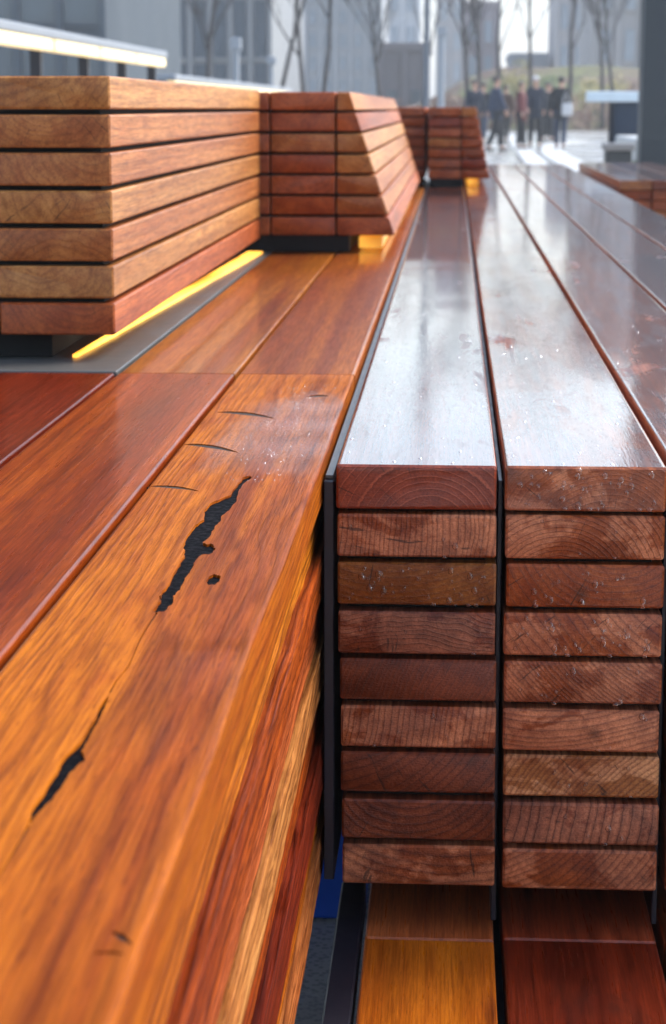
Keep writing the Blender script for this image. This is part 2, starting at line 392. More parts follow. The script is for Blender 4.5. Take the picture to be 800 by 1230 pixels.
# black cracks and dark checks in the near plank: shallow resin-dark fillings with their own torn outline
def crackmat():
    n = NT('black_crack_filling'); co = n.coord()
    f = n.noise(co, 160, 4, .65)[0]; h = n.voro(co, 70)[0]
    n.bsdf(Base_Color=n.mix(n.ss(f, .45, .75), (.0015, .0015, .0025), (.004, .0035, .004)), Specular_IOR_Level=.03, Roughness=n.ss(f, .3, .7, .75, .5), Normal=n.bump(f, .2, .002))
    return n.m
CRACK = crackmat()
OLIVE = plain('dark_check_in_wood', (.010, .006, .003), .95, 0, .4, 90, bump=.4)
CUTS = []
def crack(name, pts, mat, jag=.0012, sub=4, deep=.007, fill=.0022):
    """outline torn and roughened; the plank is cut open along it and a dark filling lies in the hollow"""
    r = random.Random(len(pts)*13+1); P = []
    for i, a in enumerate(pts):
        b = pts[(i+1) % len(pts)]
        for k in range(sub):
            t = k/sub; j = 0 if k == 0 else jag
            P.append((a[0]+(b[0]-a[0])*t + r.uniform(-j, j)*.6, a[1]+(b[1]-a[1])*t + r.uniform(-j, j)*2.5))
    n_ = len(P)
    def prism(z0, z1):
        bm = bmesh.new()
        lo = [bm.verts.new((x, y, z0)) for x, y in P]; hi = [bm.verts.new((x, y, z1)) for x, y in P]
        bm.faces.new(hi); bm.faces.new(lo[::-1])
        for i in range(n_): bm.faces.new((lo[i], lo[(i+1) % n_], hi[(i+1) % n_], hi[i]))
        bmesh.ops.triangulate(bm, faces=[f for f in bm.faces if len(f.verts) > 4])
        bmesh.ops.recalc_face_normals(bm, faces=bm.faces[:])
        me = bpy.data.meshes.new(name); bm.to_mesh(me); bm.free(); return me
    CUTS.append(prism(ZT-deep, ZT+.01))
    me = prism(ZT-deep-.003, ZT-fill); me.materials.append(mat)
    o = bpy.data.objects.new(name, me); link(o, front); o.location = -(front.location + lb_w)
    return o
def open_cracks():
    for me in CUTS:
        c = bpy.data.objects.new('cutter', me); COL.objects.link(c)
        m = front.modifiers.new('cut', 'BOOLEAN'); m.operation = 'DIFFERENCE'; m.solver = 'EXACT'; m.object = c
        bpy.context.view_layer.update()
        ev = front.evaluated_get(bpy.context.evaluated_depsgraph_get())
        new = bpy.data.meshes.new_from_object(ev); front.modifiers.clear()
        good = len(new.vertices) >= len(front.data.vertices) and sum(p.area for p in new.polygons) > .9*sum(p.area for p in front.data.polygons)
        if good: front.data = new
        else: print('CRACK SKIPPED')
        bpy.data.objects.remove(c)
    front.data.set_sharp_from_angle(angle=R(38))
BIG = [(-0.1824, 1.7886), (-0.188, 1.7762), (-0.1898, 1.7295), (-0.1899, 1.6946), (-0.1967, 1.674), (-0.2033, 1.6538), (-0.2044, 1.6216), (-0.2002, 1.5874), (-0.2044, 1.5669), (-0.2057, 1.5266), (-0.2041, 1.4884), (-0.1981, 1.4522), (-0.1986, 1.4173), (-0.1973, 1.3657), (-0.1991, 1.3345), (-0.1983, 1.3217), (-0.1961, 1.3133), (-0.1975, 1.2884), (-0.1953, 1.2805), (-0.1896, 1.2824), (-0.1868, 1.3055), (-0.1897, 1.3264), (-0.1869, 1.344), (-0.1885, 1.38), (-0.1873, 1.4035), (-0.1878, 1.4327), (-0.1861, 1.4549), (-0.179, 1.4615), (-0.1781, 1.4793), (-0.182, 1.4929), (-0.1862, 1.4926), (-0.1905, 1.4999), (-0.1874, 1.5221), (-0.1879, 1.5562), (-0.1858, 1.5798), (-0.1874, 1.604), (-0.1834, 1.6356), (-0.1819, 1.6682), (-0.1849, 1.7087), (-0.1846, 1.7441), (-0.1799, 1.7767)]
KNOT = [(-0.1723, 1.3717), (-0.172, 1.3856), (-0.1686, 1.3933), (-0.1637, 1.3879), (-0.1625, 1.3723), (-0.1648, 1.3604), (-0.1696, 1.3601)]
LOW = [(-0.1934, 1.0924), (-0.1946, 1.0719), (-0.1938, 1.0406), (-0.1939, 1.0038), (-0.1979, 0.9724), (-0.1969, 0.956), (-0.1975, 0.9274), (-0.1985, 0.8975), (-0.1952, 0.8751), (-0.1947, 0.8891), (-0.1919, 0.9097), (-0.1903, 0.9279), (-0.1904, 0.9499), (-0.1881, 0.9663), (-0.1861, 0.9731), (-0.1907, 0.9865), (-0.1908, 1.0111), (-0.1909, 1.037), (-0.1923, 1.072)]
crack('crack', BIG, CRACK); crack('crack', KNOT, CRACK, .0006); crack('crack', LOW, CRACK, .0008)
def thin(pts, wd, mat=OLIVE, sub=3):
    up_ = [(x - w2, y) for (x, y), w2 in zip(pts, wd)]; dn = [(x + w2, y) for (x, y), w2 in zip(pts, wd)]
    return crack('crack', up_ + dn[::-1], mat, .0003, sub, .004, .0012)
def lens(p0, p1, p2, hh, mat=OLIVE):
    def L(t): return tuple((1-t)**2*a + 2*t*(1-t)*b + t*t*c for a, b, c in zip(p0, p1, p2))
    ts = [i/8 for i in range(9)]
    up_ = [(L(t)[0], L(t)[1] + hh*math.sin(math.pi*t)**.8) for t in ts]; dn = [(L(t)[0], L(t)[1] - hh*.8*math.sin(math.pi*t)**.8) for t in ts[1:-1]]
    return crack('crack', up_ + dn[::-1], mat, .0004, 2, .004, .0010)
thin([(-0.1939, 1.279), (-0.1945, 1.2168), (-0.1917, 1.1493), (-0.1939, 1.1171), (-0.1938, 1.0932)], [.0007, .0004, .0004, .0005, .0008])
thin([(-0.1953, 0.8756), (-0.1951, 0.8456), (-0.1951, 0.79)], [.0007, .0005, .0002])
lens((-.2585, 2.1713), (-.2256, 2.172), (-.19, 2.13), .011); lens((-.2664, 1.9533), (-.2403, 1.954), (-.2051, 1.9077), .010)
lens((-.2690, 1.7287), (-.2472, 1.735), (-.2189, 1.7082), .006); lens((-.1682, 2.297), (-.155, 2.308), (-.142, 2.3055), .010)
lens((-.136, .757), (-.131, .752), (-.125, .744), .003); lens((-.140, .735), (-.134, .737), (-.127, .735), .0015)

open_cracks()

# ================================================================== RIGHT BENCH
rb = thing('timber_bench', 'rain-soaked brown hardwood bench on the right with stacked sawn board ends facing forward', 'bench', (.28, 1.85, 0))
rb_w = rb.location.copy()
def RB(*a, **k):
    o = board(rb, *a, **k); o.location -= rb_w; return o
def RS(name, *a, mat=STEEL, b=.0015):
    o = bevel_box(name, *a, mat, rb, b, 1); o.location -= rb_w; return o
cols = [(-.107, .0445), (.0525, .2035), (.2115, .3565), (.3630, .5085), (.5150, .6600)]
WETT = dict(broken=.22, soak=.85, film=.70, filmrough=.02, grainfilm=.35, rough=.35, relief=.6, ringamt=.4, knots=.0)
E1 = [dict(tone='mahog', pith=(.012, 0, -.045), ring=.0075, pale=1., dry=0., ringamt=.55),
      dict(tone='brown', pith=(-.30, 0, .02), ring=.005, dry=.07, knots=.9, pale=.4, warp=.02),
      dict(tone=((.26, .080, .016), (.44, .165, .036), (.34, .10, .02)), pith=(-.02, 0, .16), ring=.006, dry=.0, pale=.3, ringamt=.5),
      dict(tone='dark', pith=(.0, 0, -.5), ring=.005, dry=.05, pale=.6, warp=.05),
      dict(tone='dark', pith=(.30, 0, -.12), ring=.005, dry=.0, pale=.7, warp=.03),
      dict(tone='brown', pith=(-.35, 0, .05), ring=.006, dry=.06, pale=.4),
      dict(tone='dark', pith=(-.10, 0, .12), ring=.009, dry=.0, pale=.3),
      dict(tone='dark', pith=(-.01, 0, .065), ring=.008, dry=.0, pale=.1, ringamt=.8),
      dict(tone='brown', pith=(.03, 0, .20), ring=.010, dry=.06, pale=.2)]
E2 = [dict(tone='brown', pith=(.09, 0, -.13), ring=.005, dry=.02, pale=.6),
      dict(tone='brown', pith=(-.025, 0, -.055), ring=.0052, dry=.04, pale=.8, ringamt=.8),
      dict(tone='rose', pith=(.03, 0, .06), ring=.007, dry=.0, pale=.7, knots=.8, ringamt=.7),
      dict(tone='rose', pith=(.16, 0, .14), ring=.008, dry=.04, pale=.4),
      dict(tone='brown', pith=(.20, 0, .22), ring=.004, dry=.06, pale=.3, knots=.6),
      dict(tone='brown', pith=(-.04, 0, .30), ring=.006, dry=.10, pale=.3, knots=.7),
      dict(tone='peach', pith=(.22, 0, -.20), ring=.005, dry=.04, pale=.3),
      dict(tone='dark', pith=(-.34, 0, .06), ring=.009, dry=.08, pale=.3, ringamt=.9),
      dict(tone='brown', pith=(-.12, 0, .14), ring=.006, dry=.05, pale=.3)]
FACE = {}
for ci, (a, b_) in enumerate(cols):
    nl = 9 if ci < 3 else 2
    for k in range(nl):
        z1 = ZT - k*PI_; th = TH if k else .0432
        if k == 0: th = .0428
        e = dict((E1, E2, E2[::-1], E1, E2)[ci][k]); tone = e.pop('tone')
        lean = (.0006*k if ci == 0 else .0004*k)
        jy = rnd.uniform(-.004, .003) if k else 0
        FACE[(ci, k)] = 1.85+jy
        th += rnd.uniform(-.0012, .0006) if k else 0
        sh = rnd.uniform(-.0008, .0008)
        if k == 0:
            e.update(WETT)
            if ci == 1: e['grainfilm'] = .55; e['pith'] = (.02, 0, -.06)
            if ci >= 2: e['film'] = .66
            RB(a, b_, 1.85, 4.668, z1-th, z1, tone if ci < 2 else ('rose', 'redor', 'brown')[ci-2], ny=60, wob=.0004, **e)
            e.update(film=.72, filmrough=.05, grainfilm=.25)
            RB(a, b_, 4.672, 8.40, z1-th, z1-.0004, 'brown' if ci % 2 else 'redor', ny=20, wob=.0006, **e)
            RB(a, b_, 8.404, 12.2, z1-th, z1, 'brown', ny=10, wob=.0006, **e)
        else:
            e.update(film=.3, rough=.4, relief=.8)
            w0 = rnd.uniform(0, .0016)
            RB(a+lean+sh+w0, b_+lean+sh-rnd.uniform(0, .0012), 1.85+jy, 4.668, z1-th, z1, tone, ny=3, wob=.0003, b=.0030 if ci else .0026, **e)
            if ci < 1 or k == 1: RB(a, b_, 4.672, 12.2, z1-th, z1, 'brown', film=.1)
        # black strips added to shade the gaps between courses, set back from the face
        if k: RS('gap_shade_strip', a+.010, b_-.010, 1.868, 4.6, z1+.0003, z1+PI_-TH-.0003, mat=BLACK, b=0)
# thin plates added to darken the column gaps; steel at the left flank
for x0, x1 in ((-.1195, -.1095), (.0462, .0512), (.2052, .2102), (.358, .3615)):
    RS('steel_plate', x0, x1, 1.872 if x0 > -.1 else 1.858, 12.1, .205 if x0 > -.1 else .25, .652, b=.001)
RS('steel_cap', -.1185, -.1105, 1.870, 12.0, .6523, .6560, mat=PLATE, b=.0006)
# base that carries the stack, set well back, and the low tier of planks in front
for a, b_ in cols[:3]: RS('base_block', a+.012, b_-.012, 2.03, 4.6, .2005, .2465, mat=BLACK, b=.001)
LOWT = dict(mottle=.2, film=.45, filmrough=.12, grainfilm=.5, rough=.30, relief=.5)
RB(-.0780, .0490, .55, 1.836, .155, .199, ((.40, .085, .005), (.62, .175, .010), (.48, .105, .007)), ny=20, wob=.0004, pith=(.0, 0, -.2), ring=.012, ringamt=.3, **LOWT)
RB(.0580, .2080, .55, 1.841, .155, .199, 'red', ny=20, wob=.0004, pith=(.03, 0, .05), ring=.016, ringamt=.5, warp=.06, **LOWT)
RB(.2160, .3660, .55, 1.841, .155, .199, 'redor', ny=4, pith=(.03, 0, .05), ring=.016, **LOWT)
RB(-.0780, .0490, 1.839, 4.6, .155, .1985, 'brown', pith=(.0, 0, -.2), ring=.012, ringamt=.3, **LOWT)
RB(.0580, .2080, 1.844, 4.6, .155, .1985, 'mahog', pith=(.03, 0, .05), ring=.016, ringamt=.5, warp=.06, **LOWT)
RB(.2160, .3660, 1.844, 4.6, .155, .1985, 'redor', pith=(.03, 0, .05), ring=.016, **LOWT)
RS('steel_flange', -.109, -.083, .5, 1.99, .165, .196, b=.002)
RS('steel_beam', -.080, .366, .55, 4.6, .11, .152, b=.002)
for y in (.9, 2.6, 4.4): RS('bench_leg', -.04, .33, y, y+.05, 0, .109)
for y in (5.5, 8, 11): RS('bench_leg', .0, .6, y, y+.05, 0, ZT-2*PI_-.003)

# rain drops clinging to the sawn ends
def dropmat():
    n = NT('rain_drop_water'); n.bsdf(Base_Color=(1, 1, 1), Roughness=.02, IOR=1.33, Transmission_Weight=1.0); return n.m
DROP = dropmat()
V = []; F = []
def dropd(x, y, z, r, st=1.0, fl=.55):
    base = len(V); n_, m_ = 8, 5
    for i in range(m_+1):
        ph = math.pi*i/m_
        for k in range(n_):
            th = 2*math.pi*k/n_
            zz = math.cos(ph); s = math.sin(ph)*(1 if zz < 0 else 1-.25*zz)
            V.append((x + r*s*math.cos(th), y - r*fl*s*math.sin(th), z + r*st*zz))
    for i in range(m_):
        for k in range(n_): F.append((base+i*n_+k, base+(i+1)*n_+k, base+(i+1)*n_+(k+1) % n_, base+i*n_+(k+1) % n_))
rd = random.Random(21)
dens = {(0, 2): 46, (1, 0): 60, (1, 2): 22, (1, 3): 48, (1, 4): 14, (1, 5): 6, (1, 6): 10, (0, 3): 4, (0, 1): 6, (0, 5): 3, (1, 1): 8, (1, 7): 6}
for (ci, k), cnt in dens.items():
    a, b_ = cols[ci]; z1 = ZT-k*PI_
    for i in range(cnt):
        r = rd.choice((.0008, .0010, .0013, .0015, .0017, .0021, .0029))
        dropd(rd.uniform(a+.012, b_-.010), FACE[(ci, k)]-.0006, rd.uniform(z1-TH+.004, z1-.004), r, rd.uniform(1, 1.5))
    for i in range(cnt//12 + 1):                        # hanging along the lower arris
        dropd(rd.uniform(a+.03, b_-.01), FACE[(ci, k)]+.0003, z1-TH+.0012, rd.uniform(.0022, .0034), .6, .6)
for ci in (0, 1, 2):
    a, b_ = cols[ci]
    for i in range(46):
        yy = 1.86 + rd.random()**2.2*1.5; r = rd.choice((.0006, .0008, .001, .0014, .0018))
        dropd(rd.uniform(a+.006, b_-.006), yy, ZT+.0002, r, .35, rd.uniform(1, 1.8))
for i in range(280):
    yy = 1.75 + rd.random()*.65; xx = -.172 + rd.gauss(0, .018)
    if -.26 < xx < -.127: dropd(xx, yy, ZT+.0002, rd.choice((.00025, .0003, .0004, .0006)), .5, rd.uniform(1, 1.6))
o = mesh_obj('rain_drops', V, F, DROP, rb, -rb_w, True); tag(o, kind='stuff')

# ================================================================== BACKREST STACKS ON THE BENCHES
def stack(label, x0, x1, y0, y1, z0, colsx, tones_, base, slantx=None, rows=7, group='stacked timber backrests', led=None, pitch=PI_, far=False):
    t = thing('timber_stack', label, 'timber stack', ((x0+x1)/2, y0, ZT), group); tw = t.location.copy()
    for r in range(rows):
        zb = z0 + r*pitch
        for ci, (a, b_) in enumerate(colsx):
            sl = None
            if slantx and ci == len(colsx)-1:
                def sx(z): return slantx[0] + (slantx[1]-slantx[0])*(z-z0)/(rows*pitch)
                sl = (sx(zb)-b_, sx(zb+pitch*.9)-b_)
            tn = tones_[(r*len(colsx)+ci) % len(tones_)]
            o = board(t, a, b_, y0+rnd.uniform(-.002, .002), y1+rnd.uniform(-.01, .01), zb, zb+pitch-.0068, tn, ny=4 if not far else 2, wob=.0004, slant=sl, b=.003,
                      pith=(rnd.uniform(-.05, .05), 0, rnd.choice((-1, 1))*rnd.uniform(.03, .09)), ring=rnd.uniform(.007, .012), ringamt=.4, pale=.1, film=.0, rough=.42, warp=.05,
                      dry=rnd.choice((0, 0, .0)), relief=.4)
            o.location -= tw
        # black strips added to darken the gaps between courses
        if r: 
            q = bevel_box('gap_shade_strip', x0+.014, x1-(.016 if not slantx else x1-slantx[1]+.03), y0+.016, y1-.016, zb-.0064, zb-.0004, BLACK, t, 0); q.location -= tw
    for (a, b_, c, d) in base:
        q = bevel_box('base_block', a, b_, c, d, ZT+.002, z0-.0005, BLACK, t, .001, 1); q.location -= tw
    if led:
        for P in led:
            V, F = [], []
            zl0, zl1 = P[2]
            (ax, ay), (bx, by) = P[0], P[1]; wa, wb = P[3]
            V = [(ax-wa, ay, zl0), (ax, ay, zl0), (bx, by, zl0), (bx-wb, by, zl0), (ax-wa, ay, zl1), (ax, ay, zl1), (bx, by, zl1), (bx-wb, by, zl1)]
            _, F = boxdata(0, 1, 0, 1, 0, 1)
            q = mesh_obj('led_strip', V, F, LEDS if slantx else LED, t); q.location -= tw
    return t
stack('pale tan stack of seven thick boards standing on the left bench nearest the viewer', -.755, -.443, 2.60, 4.62, .706,
      [(-.755, -.604), (-.596, -.443)], ['rose', 'rose', 'tan', 'tan', 'peach', 'peach', 'tan', 'tan', 'peach', 'peach', 'peach', 'peach', 'tan', 'tan'],
      [(-.74, -.535, 2.64, 4.58)], pitch=.0488, led=[((-.500, 2.63), (-.436, 4.60), (.6725, .6765), (.006, .034))])
stack('second stack of reddish boards on the left bench, its right side cut to a slope', -.57, -.20, 4.65, 8.2, .711,
      [(-.57, -.424), (-.420, -.272), (-.267, -.200)], ['brown', 'rose', 'brown', 'rose', 'rose', 'peach', 'rose', 'brown', 'peach', 'rose', 'rose', 'tan', 'brown', 'peach', 'tan'],
      [(-.56, -.240, 4.66, 8.1)], slantx=(-.133, -.240), led=[((-.165, 4.74), (-.165, 8.0), (.676, .7005), (.055, .055))])
stack('far stack of red-brown boards on the right bench beside the white glare', -.105, .10, 8.55, 11.2, .708,
      [(-.105, .030), (.035, .110)], ['rose', 'rose', 'brown', 'mahog', 'rose', 'brown', 'peach'],
      [(-.10, .042, 8.56, 11.1)], slantx=(.156, .094), pitch=.0432, far=True, led=[((.110, 8.64), (.110, 11.0), (.676, .7005), (.045, .045))])
stack('far stack of red-brown boards on the left bench behind the sloping stack', -.40, -.122, 8.66, 11, .708,
      [(-.40, -.265), (-.26, -.122)], ['peach', 'rose', 'brown', 'rose'], [(-.39, -.135, 8.7, 10.9)], pitch=.0432, far=True)

# blue sheet and litter on the deck seen through the slot
BLUE = plain('blue_plastic', (.005, .06, .42), .35, 0, .2, 20)
o = thing('blue_crate', 'bright blue plastic crate on the deck, seen through the slot between the benches', 'crate', (-.16, 2.34, 0))
bevel_box('crate_wall', -.20, .06, 0, .015, .003, .20, BLUE, o, .004); bevel_box('crate_wall', -.20, .06, .285, .30, .003, .20, BLUE, o, .004)
bevel_box('crate_wall', -.20, -.185, .0155, .2845, .003, .20, BLUE, o, .004); bevel_box('crate_floor', -.184, .06, .016, .284, .003, .015, BLUE, o, .002)
bevel_box('crate_rim', -.205, .065, -.006, -.0005, .175, .20, BLUE, o, .002)

# ================================================================== MIDDLE DISTANCE
# hand rails with lights under the cap
def rail(label, x, y0, y1, z, n, capw, ledh):
    t = thing('lit_handrail', label, 'handrail', (x, y0, 0), 'lit hand rails')
    L = y1-y0
    bevel_box('rail_cap', -capw/2, capw/2, 0, L, z-.045, z, ALU, t, .008)
    for i in range(n):
        bevel_box('led_tube', .0, capw/2-.005, L*i/n+.03, L*(i+1)/n-.05, z-.046-ledh, z-.046, LEDW, t, .012, 3)
    for i in range(n+1):
        y = min(max(L*i/n, .05), L-.05)
        bevel_box('rail_post', -capw/2, -.01, y-.025, y+.025, 0, z-.046, STEEL, t, .004)
    return t
rail('near white-capped handrail with glowing segments above the tan stack', -2.0, 6.0, 13.7, 1.375, 6, .13, .058)
rail('far white-capped handrail with a glowing strip ending at the reddish stack', -2.02, 14.2, 24.5, 1.235, 4, .14, .06)

# low concrete seat, dark planter, far bench, parapet on the right
fb = thing('timber_bench', 'short far bench of orange boards at the right edge of the frame', 'bench', (.95, 9.6, 0))
for r in range(5):
    for c in range(3):
        board(fb, -.16 + c*.155, -.012 + c*.155 , 0+r*.003, 3.2, ZT-.005-(r+1)*PI_+.004, ZT-.005-r*PI_, ('peach', 'redor', 'brown', 'rose')[(r+c) % 4], film=.95 if r == 0 else .1, filmrough=.06)
bevel_box('bench_leg', -.15, .44, .1, .2, 0, ZT-5*PI_-.004, STEEL, fb); bevel_box('bench_leg', -.15, .44, 2.8, 2.9, 0, ZT-5*PI_-.004, STEEL, fb)
cs = thing('concrete_seat', 'pale grey concrete block seat on the right beyond the benches', 'seat', (1.75, 18, 0))
bevel_box('seat_block', -.15, .75, 0, 2.2, .20, .74, PALE, cs, .03, 3); bevel_box('seat_base', -.05, .65, .1, 2.1, 0, .199, STEEL, cs, .01)
DKGREY = plain('charcoal_metal', (.035, .034, .034), .5)
pb = thing('litter_bin', 'dark square bin in front of the pale concrete seat', 'bin', (1.34, 16.5, 0))
bevel_box('bin_body', -.10, .11, 0, .3, .02, .66, DKGREY, pb, .015); bevel_box('bin_lid', -.12, .13, -.02, .32, .661, .72, plain('bin_lid_metal', (.20, .18, .17), .4), pb, .01)
NAVY = plain('navy_panel', (.016, .030, .06), .35)
pp = thing('parapet', 'navy panelled parapet with a pale blue-white coping at the right edge', 'parapet', (1.38, 20.5, 0))
for i in range(4): bevel_box('panel', .22+i*.50, .70+i*.50, .03, .08, .02, 1.06, NAVY, pp, .006)
bevel_box('coping', -.05, 2.3, -.06, .16, 1.062, 1.165, plain('pale_blue_coping', (.60, .68, .74), .3), pp, .012)
for i in range(5): bevel_box('post', .18+i*.50, .215+i*.50, .0, .11, .0, 1.061, STEEL, pp, .003)
COLM = plain('slate_column_cladding', (.022, .028, .034), .55, 0, .15, .8)
cl = thing('column', 'dark slate column rising out of frame at the top right corner', 'column', (1.68, 17, 0))
bevel_box('shaft', -.12, .23, 0, .35, .24, 7.5, COLM, cl, .01); bevel_box('plinth', -.16, .27, -.04, .39, 0, .239, COLM, cl, .01)

# slim poles
def pole(label, x, y, z1, r, mat, head=None):
    t = thing('lamp_post', label, 'post', (x, y, 0))
    V, F = tubedata([(0, 0, 0), (0, 0, .12), (0, 0, .121), (0, 0, z1)], [r*2.2, r*2.2, r, r*.85], 12)
    mesh_obj('shaft', V, F, mat, t, smooth=True, sharp=40)
    if head: bevel_box('lamp_head', *head, ALU, t, .02)
    return t
DKP = plain('dark_blue_grey_post', (.10, .115, .14), .4)
pole('tall dark grey post rising behind the far stack of boards', -.46, 34, 9, .055, DKP)
pole('short white post just right of the tall dark post', -.28, 45, 2.55, .085, ALU, (-.11, .11, -.11, .11, 2.55, 2.75))
pole('white lamp post behind the lit handrail on the left', -3.0, 28, 1.78, .05, ALU, (-.07, .07, -.07, .07, 1.78, 1.95))
pole('smaller white lamp post further along the left handrail', -3.05, 34, 1.72, .04, ALU, (-.08, .08, -.08, .08, 1.72, 1.84))

# ------------------------------------------------------------------ people far down the walk
SKIN = plain('skin', (.42, .24, .17), .5, 0, .05)
HAIRS = [plain('dark_hair', (.015, .011, .010), .5), plain('brown_hair', (.07, .04, .022), .5)]
def cloth(name, c): return plain(name, c, .85, 0, .2, 12)
SHOE = plain('dark_shoe_leather', (.015, .013, .012), .4)
def skin_mesh(name, verts, edges, rads, mat, parent, root=0, sub=2):
    me = bpy.data.meshes.new(name); me.from_pydata(verts, edges, []); me.materials.append(mat)
    o = bpy.data.objects.new(name, me); link(o, parent)
    m = o.modifiers.new('skin', 'SKIN'); m.use_smooth_shade = True
    sk = me.skin_vertices[0].data if me.skin_vertices else None
    if sk is None:
        bm = bmesh.new(); bm.from_mesh(me); bm.verts.layers.skin.verify(); bm.to_mesh(me); bm.free(); sk = me.skin_vertices[0].data
    for i, r in enumerate(rads): sk[i].radius = r if hasattr(r, '__len__') else (r, r)
    sk[root].use_root = True
    s = o.modifiers.new('sub', 'SUBSURF'); s.levels = sub; s.render_levels = sub
    return o
def person(label, x, y, rz, coat, trous, hair, stride=.16, swing=.12, hood=None, bag=None, h=1.72):
    t = thing('person', label, 'person', (x, y, 0), 'people walking in the distance', rz)
    t.scale = (h/1.75,)*3
    s, w_ = stride, swing
    # joints (facing -y)
    J = [(0, 0, .95), (0, 0, 1.15), (0, .01, 1.36), (0, .01, 1.46), (0, -.01, 1.54), (0, -.015, 1.66),
         (.17, .01, 1.41), (.22, w_*.4, 1.14), (.22, w_, .90), (.22, w_*1.15, .80),
         (-.17, .01, 1.41), (-.22, -w_*.4, 1.14), (-.22, -w_-.05, .92), (-.22, -w_*1.3-.05, .83),
         (.09, 0, .90), (.095, -s*.6, .50), (.095, -s*.85, .09), (.095, -s*.85-.13, .045),
         (-.09, 0, .90), (-.095, s*.3, .50), (-.095, s*1.2, .11), (-.095, s*1.2-.12, .055)]
    E_ = [(0,1),(1,2),(2,3),(3,4),(4,5),(2,6),(6,7),(7,8),(8,9),(2,10),(10,11),(11,12),(12,13),(0,14),(14,15),(15,16),(16,17),(0,18),(18,19),(19,20),(20,21)]
    Rr = [(.13,.10),(.12,.09),(.14,.09),.06,.055,(.078,.098),.055,.045,.035,.035,.055,.045,.035,.035,.085,.06,.042,.03,.085,.06,.042,.03]
    skin_mesh('body', J, E_, Rr, SKIN, t)
    # nose, eyes and ears are part of the head's modelling
    V, F = [], []
    boxdata(-.012, .012, -.125, -.085, 1.63, 1.67, V, F)
    mesh_obj('nose', V, F, SKIN, t)
    for sx in (-1, 1):
        V, F = [], []; boxdata(sx*.035-.012, sx*.035+.012, -.112, -.095, 1.672, 1.686, V, F); mesh_obj('eye', V, F, SHOE, t)
        V, F = [], []; boxdata(sx*.082-.008, sx*.082+.008, -.03, .005, 1.63, 1.69, V, F); mesh_obj('ear', V, F, SKIN, t)
    # coat: torso with skirt, collar and sleeves
    CJ = [(0,0,.72),(0,0,.95),(0,0,1.15),(0,.01,1.34),(0,.01,1.47),(.17,.01,1.41),(.22,w_*.4,1.14),(.22,w_,.92),(-.17,.01,1.41),(-.22,-w_*.4,1.14),(-.22,-w_-.05,.94)]
    CE = [(0,1),(1,2),(2,3),(3,4),(3,5),(5,6),(6,7),(3,8),(8,9),(9,10)]
    CR = [(.21,.17),(.19,.15),(.175,.135),(.185,.13),.085,.085,.072,.060,.085,.072,.060]
    skin_mesh('coat', CJ, CE, CR, coat, t, 1)
    TJ = [(0,0,.96),(.09,0,.88),(.095,-s*.6,.50),(.095,-s*.85,.10),(-.09,0,.88),(-.095,s*.3,.50),(-.095,s*1.2,.12)]
    skin_mesh('trousers', TJ, [(0,1),(1,2),(2,3),(0,4),(4,5),(5,6)], [(.14,.11),.105,.08,.065,.105,.08,.065], trous, t)
    for sx, yy, zz in ((.095, -s*.85, .045), (-.095, s*1.2, .055)):
        skin_mesh('shoe', [(sx, yy+.05, zz), (sx, yy-.06, zz), (sx, yy-.16, zz-.01)], [(0,1),(1,2)], [.05, .052, .04], SHOE, t, 0, 1)
    skin_mesh('hood' if hood else 'hair', [(0, .045, 1.60), (0, .035, 1.69), (0, -.01, 1.745)], [(0,1),(1,2)], [(.085,.07),(.098,.085),(.085,.06)], hood or hair, t)
    return t
NAV = cloth('navy_wool', (.012, .016, .030)); BLK = cloth('black_wool', (.008, .008, .010)); CHAR = cloth('charcoal_cloth', (.03, .03, .035)); DEN = cloth('dark_denim', (.02, .03, .06)); BRN = cloth('brown_coat_cloth', (.06, .03, .02)); WHT = cloth('white_knit', (.5, .5, .51))
person('person in a navy coat walking just right of the far stack', .52, 51, .2, NAV, BLK, HAIRS[0], h=1.70)
person('person in a black coat close behind the navy coat near the far stack', .86, 60, -.3, BLK, DEN, HAIRS[0], .2)
person('person in a dark denim-blue jacket, third from the far stack', 1.00, 48, 1.9, DEN, BLK, HAIRS[0], .2, h=1.74)
MAR = cloth('maroon_cloth', (.10, .02, .02)); GRY = cloth('grey_cloth', (.14, .14, .15))
person('person in a brown coat in the middle of the distant group', 1.55, 61, 2.9, BRN, BLK, HAIRS[1], .14, h=1.68)
person('person in a maroon jacket next to the brown-coated one, standing', 1.66, 50, 1.3, MAR, BLK, HAIRS[0], .05, .03, h=1.66)
person('person in a navy coat wearing a white knitted hat', 2.08, 52, .1, NAV, BLK, HAIRS[0], .12, hood=WHT, h=1.80)
person('person in a black coat at the right of the group with a white bag alongside', 2.62, 50, 3.0, BLK, DEN, HAIRS[0], .18, h=1.76)
person('person in a black coat behind the one with the white bag', 2.85, 62, .3, BLK, BLK, HAIRS[0], .1, h=1.78)
person('person in charcoal far right of the distant group, furthest away', 3.05, 64, .2, CHAR, BLK, HAIRS[1], .1, h=1.7)
bg_ = thing('shoulder_bag', 'white bag hanging at the side of the black-coated person', 'bag', (2.76, 49.75, 0))
bevel_box('bag_body', -.13, .13, -.06, .06, .82, 1.12, WHT, bg_, .04, 3)
V, F = tubedata([(-.09, 0, 1.11), (-.10, 0, 1.25), (-.04, .02, 1.40), (.02, 0, 1.25), (.09, 0, 1.11)], [.012]*5, 6); mesh_obj('bag_strap', V, F, WHT, bg_, smooth=True)

